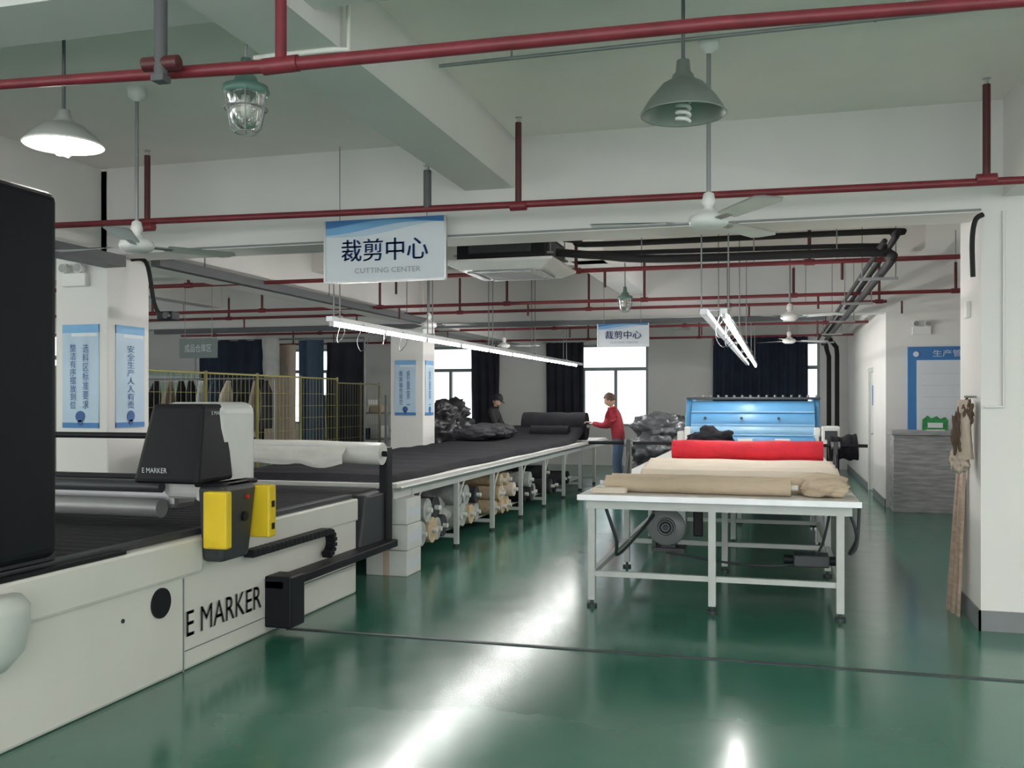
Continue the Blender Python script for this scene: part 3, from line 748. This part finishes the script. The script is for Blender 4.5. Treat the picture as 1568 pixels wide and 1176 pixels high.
for i,(x,y,z,r) in enumerate(((-2.2,19.8,.35,.4),(-1.7,20.1,.35,.4),(-2.0,20.0,.9,.38))): b.blob((x,y,z),(r,r,r*.95),GPLAST,i+40,.3,2.4,0.0)
b.done()

# ------------------------------------------------------------------ reception counter etc.
b=MB('reception_counter')
b.box(1.60,3.1,14.45,14.95,.0,1.10,WOODG,.004); b.box(1.57,3.15,14.40,14.98,1.10,1.16,WOODG,.004)
for z in (.22,.44,.66,.88): b.box(1.6,3.1,14.446,14.45,z-.003,z+.003,GREY)
b.done()
b=MB('bulletin_board')
b.box(1.86,3.4,15.05,15.098,1.1,2.38,SBLUE,.004); b.box(1.98,3.28,15.035,15.06,1.12,2.18,SWHITE,.003); b.cyl((1.97,15.045,2.27),(1.97,15.03,2.27),.04,SWHITE,16)
b.text("生产管理看板",(2.6,15.045,2.28),(1,0,0),(0,0,1),.8,.10,SWHITE,off=.006)
for i in range(5): b.box(2.05,3.2,15.03,15.036,1.3+i*.17,1.302+i*.17,SGREY)
b.done()
b=MB('green_desk_sign')
P=[(-.17,.0),(.17,.0),(.17,.14),(.13,.19),(.07,.16),(.02,.20),(-.05,.17),(-.10,.21),(-.17,.15)]
vs=[(2.17+x,14.62,1.165+z) for x,z in P]+[(2.17+x,14.64,1.165+z) for x,z in P]; n=len(P)
b.add(vs,[tuple(range(n)),tuple(range(n,2*n))[::-1]]+[(i,i+n,(i+1)%n+n,(i+1)%n) for i in range(n)],GREEN)
b.box(2.07,2.27,14.612,14.62,1.20,1.27,SWHITE,.002); b.box(2.05,2.29,14.58,14.68,1.16,1.175,WHITE,.003)
b.done()
def em_light(o,xd):
    b=MB('emergency_light'); o=Vector(o); xd=Vector(xd); nn=xd.cross(Vector((0,0,1))); o=o+nn*.003
    R=Matrix.Translation(o)@Matrix(((xd.x,nn.x,0,0),(xd.y,nn.y,0,0),(0,0,1,0),(0,0,0,1)))
    b.box(-.13,.13,0,.06,-.06,.06,WHITE,.008,R)
    for sx in(-.08,.08):
        c=R@Vector((sx,.05,.10)); b.cyl(c,c+nn*.05,.045,WHITE,16); b.cyl(c+nn*.05,c+nn*.054,.038,GREY,16); b.cyl(R@Vector((sx,.04,.05)),c,.012,WHITE,8)
    return b.done()
em_light((-6.1,7.2,2.68),(1,0,0)); em_light((2.05,15.1,2.62),(1,0,0))
b=MB('security_camera'); b.tube(smooth([(-5.76,7.5,2.9),(-5.6,7.5,2.86),(-5.52,7.5,2.5),(-5.45,7.5,2.38),(-5.35,7.5,2.36)]),.02,BLKFOAM,8); b.box(-5.42,-5.26,7.4,7.52,2.32,2.40,BLACK,.01); b.cyl((-5.3,7.40,2.36),(-5.3,7.36,2.36),.03,CHAR,14); b.done()
b=MB('wall_outlet_box'); b.box(1.36-.03,1.36,7.55,7.65,2.2,2.32,WHITE,.005); b.done()
b=MB('hanging_cloth_bag')
b.cyl((1.36,7.35,1.62),(1.28,7.35,1.62),.008,GREY,8)
def bag(u,v):
    a=u*2*math.pi; w=.05+.07*math.sin(math.pi*(.15+.7*v)); 
    return (1.275+.055*math.cos(a)*(.6+v*.6)*(1+.3*noise.noise(Vector((a,v*4,0)))),7.36+w*1.1*math.sin(a)*(1+.25*noise.noise(Vector((a,v*4,5)))),1.60-.42*v)
b.sheet(bag,28,20,BEIGE)
BR=mat('brown_rag',(.10,.065,.045),.9,bump=.4)
b.blob((1.24,7.32,1.36),(.045,.06,.15),BR,4,.5,2.5); b.blob((1.25,7.36,1.17),(.06,.09,.09),BEIGE,7,.4,2.5); b.blob((1.29,7.30,1.50),(.04,.06,.09),BR,9,.5,2.5)
b.done()
b=MB('leaning_planks')
for i,(xo,y,h,m) in enumerate(((.0,7.62,1.18,WOODT),(-.02,7.72,1.02,WOODT),(-.035,7.83,1.12,WOODT))):
    b.hexa([(1.28+xo,y,0),(1.30+xo,y,0),(1.30+xo,y+.07,0),(1.28+xo,y+.07,0)],[(1.325,y,h),(1.345,y,h),(1.345,y+.07,h),(1.325,y+.07,h)],m)
b.done()

# ------------------------------------------------------------------ fenced storage (left rear)
b=MB('wire_mesh_fence')
fx=-7.6
def fsec(p0,p1,m,z1=1.97):
    p0=Vector(p0);p1=Vector(p1);L=(p1-p0).length; d=(p1-p0)/L
    for t in (0,L): b.cyl(p0+d*t,p0+d*t+Vector((0,0,z1+.03)),.025,m,8)
    for z in (.1,z1): b.cyl(p0+Vector((0,0,z)),p1+Vector((0,0,z)),.015,m,6)
    n=int(L/.11)
    for i in range(1,n): 
        q=p0+d*(L*i/n); b.tube([q+Vector((0,0,.1)),q+Vector((0,0,z1))],.003,m,4,cap=False)
    k=int((z1-.1)/.2)
    for i in range(1,k): b.tube([p0+Vector((0,0,.1+i*.2)),p1+Vector((0,0,.1+i*.2))],.003,m,4,cap=False)
for i in range(4): fsec((fx,10.1+i*1.35,0),(fx,10.1+(i+1)*1.35,0),FENCE)
fsec((fx,15.5,0),(fx,16.5,0),FENCE2,1.9); fsec((fx,16.5,0),(fx,17.4,0),FENCE2,1.9)
fsec((-9.5,10.1,0),(fx,10.1,0),FENCE)
b.done()
b=MB('garment_rack')
rz=2.88
b.cyl((-12.2,18.0,rz),(-8.2,18.0,rz),.02,GREY,8)
for x in (-12.2,-10.4,-8.2): b.cyl((x,18.0,0),(x,18.0,rz),.02,GREY,8)
def drape(x0,x1,z0,z1,m,y=18.,amp=.07,w=4):
    ph=random.random()*6
    b.sheet(lambda u,v:(x0+(x1-x0)*u,y-.02+amp*(.4+.6*v)*math.sin(u*w*(x1-x0)*4+ph)+.03*noise.noise(Vector((u*4,v*3,ph))),z1-(z1-z0)*v),int(30+30*(x1-x0)),14,m)
drape(-12.1,-10.5,.4,2.88,NAVY); drape(-10.45,-9.7,.35,2.75,BEIGE,17.9,.11,3); drape(-10.4,-10.0,2.1,2.9,mat('white_garment',(.55,.55,.53),.9),17.7,.08,4)
drape(-9.7,-9.1,.5,2.85,TEAL,18,.09); drape(-9.1,-8.2,.6,2.8,DCUR,18.1)
b.done()
b=MB('hanging_garments')
b.cyl((-11.5,14.,1.95),(-8.0,14.,1.95),.015,GREY,8); 
for x in(-11.5,-8.0): b.cyl((x,14,0),(x,14,1.95),.02,GREY,8)
for i in range(14):
    x=-8.15-.235*i; m=[DCUR,BEIGE,GFAB,CRM,TEAL,WHITE,NAVY][i%7]
    b.sheet((lambda x,i:lambda u,v:(x+.05*math.sin(v*3+i)+.03*math.sin(u*12),14-.22*(.35+.65*min(1,v*3))+.44*(.35+.65*min(1,v*3))*u,1.92-(.8+.15*(i%3))*v))(x,i),12,10,m)
b.done()
def shelf(x0,x1,y0,y1,zs,top):
    b=MB('storage_shelf')
    for x in (x0,x1):
        for y in (y0,y1): b.box(x-.02,x+.02,y-.02,y+.02,0,top,GREY)
    for j,z in enumerate(zs):
        b.box(x0,x1,y0,y1,z,z+.03,GREY)
        x=x0+.06;i=j
        while x<x1-.22:
            b.box(x,x+.2,y0+.05,y1-.05,z+.032,z+.18+.06*(i%3),[CARD,TAN,GFAB,BLUE,TEAL][i%5],.01); x+=.24; i+=1
    return b.done()
shelf(-9.3,-7.9,18.4,19.,(.2,.75,1.3),1.7)
shelf(-11.6,-10.2,11.6,12.1,(.2,.7,1.2,1.7),2.1)
b=MB('hanging_notice_sign'); b.box(-9.45,-8.75,13.5,13.52,2.28,2.60,mat('grey_green_sign',(.22,.26,.25),.5)); b.text("成品仓库区",(-9.1,13.5,2.44),(1,0,0),(0,0,1),.5,.13,SWHITE); b.cyl((-9.35,13.51,2.6),(-9.35,13.51,CZ),.004,GREY,6); b.cyl((-8.85,13.51,2.6),(-8.85,13.51,CZ),.004,GREY,6); b.done()
b=MB('green_notice_board'); b.box(XL+.003,XL+.02,18.0,20.6,.0,2.25,PGREEN); b.box(XL+.02,XL+.024,18.2,20.4,2.0,2.15,SWHITE); b.done()

# ------------------------------------------------------------------ people
def person(name,loc,rotz,J,jacket,pants,hair,lean=0,cap=False,longhair=False):
    root=bpy.data.objects.new(name,None); sc.collection.objects.link(root)
    root.location=loc; root.rotation_euler=(0,0,rotz)
    def skinmesh(nm,verts,edges,rad,matfn,mats,sub=2):
        me=bpy.data.meshes.new(nm); me.from_pydata(verts,edges,[])
        o=bpy.data.objects.new(nm,me); sc.collection.objects.link(o)
        md=o.modifiers.new('s','SKIN'); md.use_smooth_shade=True
        for i,r in enumerate(rad): me.skin_vertices[0].data[i].radius=r if isinstance(r,tuple) else (r,r)
        me.skin_vertices[0].data[0].use_root=True
        m2=o.modifiers.new('b','SUBSURF'); m2.levels=sub; m2.render_levels=sub
        dg=bpy.context.evaluated_depsgraph_get(); dg.update()
        nme=bpy.data.meshes.new_from_object(o.evaluated_get(dg)); bpy.data.objects.remove(o); bpy.data.meshes.remove(me)
        for m in mats: nme.materials.append(m)
        for p in nme.polygons:
            p.use_smooth=True; p.material_index=matfn(p.center)
        nme.name=nm
        oo=bpy.data.objects.new(nm,nme); sc.collection.objects.link(oo); oo.parent=root; return oo
    V=[];E=[];R=[];idx={}
    def av(k,co,r,par=None):
        idx[k]=len(V); V.append(co); R.append(r)
        if par is not None: E.append((idx[par],idx[k]))
    av('pel',J['pel'],(.165,.13)); av('sp',J['sp'],(.155,.125),'pel'); av('ch',J['ch'],(.175,.13),'sp'); av('nb',J['nb'],(.085,.075),'ch'); av('nk',J['nk'],(.052,.052),'nb')
    for s in ('L','R'):
        av('sh'+s,J['sh'+s],.082,'ch'); av('el'+s,J['el'+s],.060,'sh'+s); av('cf'+s,J['cf'+s],.046,'el'+s); av('wr'+s,J['wr'+s],.030,'cf'+s)
        av('hp'+s,J['hp'+s],.10,'pel'); av('kn'+s,J['kn'+s],.068,'hp'+s); av('cv'+s,[(a+b_)/2 for a,b_ in zip(J['kn'+s],J['an'+s])],.060,'kn'+s); av('an'+s,J['an'+s],.045,'cv'+s); av('to'+s,J['to'+s],.040,'an'+s)
    hem=J['pel'][2]-.04; nbz=J['nb'][2]+.03
    def fn(c):
        if c.z<.11: return 3
        for s in('L','R'):
            w=Vector(J['wr'+s]); cf=Vector(J['cf'+s]); d=(w-cf).normalized()
            if (c-cf).dot(d)>.02 and (c-w).length<.12: return 2
        if c.z<hem: return 1
        if c.z>nbz: return 2
        return 0
    skinmesh('body',V,E,R,fn,[jacket,pants,SKIN,SHOE])
    for s in('L','R'):
        w=Vector(J['wr'+s]); d=(w-Vector(J['cf'+s])).normalized(); d=(d+Vector((0,0,-.25))).normalized()
        side=d.cross(Vector((0,0,1))).normalized(); up=side.cross(d).normalized()
        sg=1 if s=='L' else -1
        vs=[w,w+d*.045,w+d*.085]; skinmesh('palm_'+s,[tuple(v) for v in vs],[(0,1),(1,2)],[(.024,.020),(.040,.016),(.040,.014)],lambda c:0,[SKIN])
        for k,(off,L) in enumerate(((-.030,.062),(-.010,.075),(.010,.080),(.030,.070))):
            a=w+d*.075+side*off*1.0; q=[a,a+d*L*.5,a+d*L*.8-up*L*.22,a+d*L*.92-up*L*.5]
            skinmesh('finger_%s_%d'%(s,k+1),[tuple(v) for v in q],[(0,1),(1,2),(2,3)],[.0095,.009,.0085,.007],lambda c:0,[SKIN],1)
        tb=w+d*.03+side*sg*.028; q=[tb,tb+d*.025+side*sg*.026-up*.01,tb+d*.055+side*sg*.03-up*.025]
        skinmesh('thumb_'+s,[tuple(v) for v in q],[(0,1),(1,2)],[.012,.011,.008],lambda c:0,[SKIN],1)
    hc=Vector(J['nk'])+Vector((0,.025,.10)); tilt=Matrix.Translation(hc)@Matrix.Rotation(J.get('turn',0),4,'Z')@Matrix.Rotation(-J.get('nod',.3),4,'X')
    hb=MB('head')
    bm=bmesh.new(); bmesh.ops.create_uvsphere(bm,u_segments=32,v_segments=24,radius=1)
    for v in bm.verts:
        n=v.co.copy(); x,y,z=n
        sx=.075*(1-.28*max(0,-z)**1.5); sy=.095*(1-.10*max(0,-z))
        px,py,pz=x*sx,y*sy,z*.115
        if z<-.2 and y>0: py+=.012*(-z)
        if y>.5:
            g=math.exp(-((abs(px)-.03)**2/.0002+(pz-.008)**2/.0002)); py-=.010*g
            g=math.exp(-(px**2/.00012+(pz+.018)**2/.0006)); py+=.020*g
            g=math.exp(-(px**2/.0006+(pz+.052)**2/.00008)); py+=.005*g
        v.co=Vector((px,py,pz))
    hb.addbm(bm,SKIN,True,tilt)
    for sx in(-1,1):
        c=tilt@Vector((sx*.03,.083,.008)); 
        bm=bmesh.new(); bmesh.ops.create_uvsphere(bm,u_segments=10,v_segments=8,radius=.011); hb.addbm(bm,SWHITE,True,Matrix.Translation(c))
        c=tilt@Vector((sx*.03,.0925,.008)); bm=bmesh.new(); bmesh.ops.create_uvsphere(bm,u_segments=8,v_segments=6,radius=.005); hb.addbm(bm,EYE,True,Matrix.Translation(c))
        hb.box(-.016,.016,-.003,.004,-.002,.003,hair,0,tilt@Matrix.Translation((sx*.03,.093,.027)))
        bm=bmesh.new(); bmesh.ops.create_uvsphere(bm,u_segments=12,v_segments=8,radius=1)
        for v in bm.verts: v.co=Vector((v.co.x*.010,v.co.y*.018,v.co.z*.030))
        hb.addbm(bm,SKIN,True,tilt@Matrix.Translation((sx*.076,-.005,-.005)))
    hb.box(-.022,.022,-.004,.004,-.004,.004,LIP,.002,tilt@Matrix.Translation((0,.088,-.055)))
    bm=bmesh.new(); bmesh.ops.create_uvsphere(bm,u_segments=36,v_segments=26,radius=1)
    dele=[]
    low=-.75 if longhair else -.35
    for v in bm.verts:
        x,y,z=v.co
        if (y>.35 and z<.45) or z<low or (y>.0 and z<-.1 and not longhair): dele.append(v)
        k=1+.05*noise.noise(Vector((x*6,y*6,z*6)))
        v.co=Vector((x*.086*k,(y*.107-.006)*k,z*.128*k+.004))
    bmesh.ops.delete(bm,geom=dele,context='VERTS'); 
    r=bmesh.ops.solidify(bm,geom=bm.faces[:],thickness=-.008)
    hb.addbm(bm,hair,True,tilt)
    if cap:
        hb.lathe([(0,.125),(.05,.12),(.085,.09),(.098,.05),(.1,.03),(.092,.03)],(0,0,0),JBLK,28,tilt)
        hb.add([(-.07,.07,.035),(.07,.07,.035),(.06,.16,.025),(-.06,.16,.025)],[(0,1,2,3)],JBLK,False,tilt)
    ho=hb.done(); ho.parent=root
    cb=MB('collar'); n=Vector(J['nb'])+Vector((0,.0,.035)); 
    cb.tube([(n.x+.068*math.cos(t*math.pi/12),n.y+.01+.066*math.sin(t*math.pi/12),n.z-.01*math.sin(t*math.pi/12)) for t in range(25)],.018,jacket,8,cap=False)
    cb.done().parent=root
    return root
J1=dict(pel=(0,-.02,.93),sp=(0,.0,1.08),ch=(0,.05,1.28),nb=(0,.09,1.42),nk=(0,.12,1.49),nod=.35,
 shL=(-.18,.06,1.36),elL=(-.24,.20,1.13),cfL=(-.21,.38,1.17),wrL=(-.20,.43,1.19),
 shR=(.18,.06,1.36),elR=(.23,.17,1.12),cfR=(.19,.36,1.12),wrR=(.18,.41,1.13),
 hpL=(-.09,-.02,.86),knL=(-.11,.02,.48),anL=(-.12,-.03,.09),toL=(-.13,.11,.045),
 hpR=(.09,-.02,.86),knR=(.10,.0,.48),anR=(.10,-.06,.09),toR=(.11,.08,.045))
person('worker_in_red_jacket',(-2.76,16.9,0),math.radians(90),J1,JRED,JEAN,HAIRB,longhair=False)
J2=dict(J1); J2.update(nod=.55,elL=(-.25,.15,1.11),cfL=(-.2,.30,1.0),wrL=(-.19,.35,.97),elR=(.25,.15,1.11),cfR=(.2,.30,1.0),wrR=(.19,.35,.97))
person('worker_in_black_jacket',(-5.62,18.45,0),math.radians(-90),J2,JBLK,JBLK,HAIRK,cap=True)

# ------------------------------------------------------------------ world & camera & light
w=bpy.data.worlds.new('overcast_sky'); sc.world=w; w.use_nodes=True
bg=w.node_tree.nodes['Background']; bg.inputs[0].default_value=(.96,.985,1,1); bg.inputs[1].default_value=3.3
cam=bpy.data.cameras.new('camera'); co=bpy.data.objects.new('camera',cam); sc.collection.objects.link(co)
co.location=(0,0,1.6); co.rotation_euler=(math.radians(90),0,math.atan(406/1450))
cam.sensor_width=36; cam.lens=36*1450/1568; cam.shift_y=24/1568; cam.clip_start=.05
sc.camera=co
print('DONE')
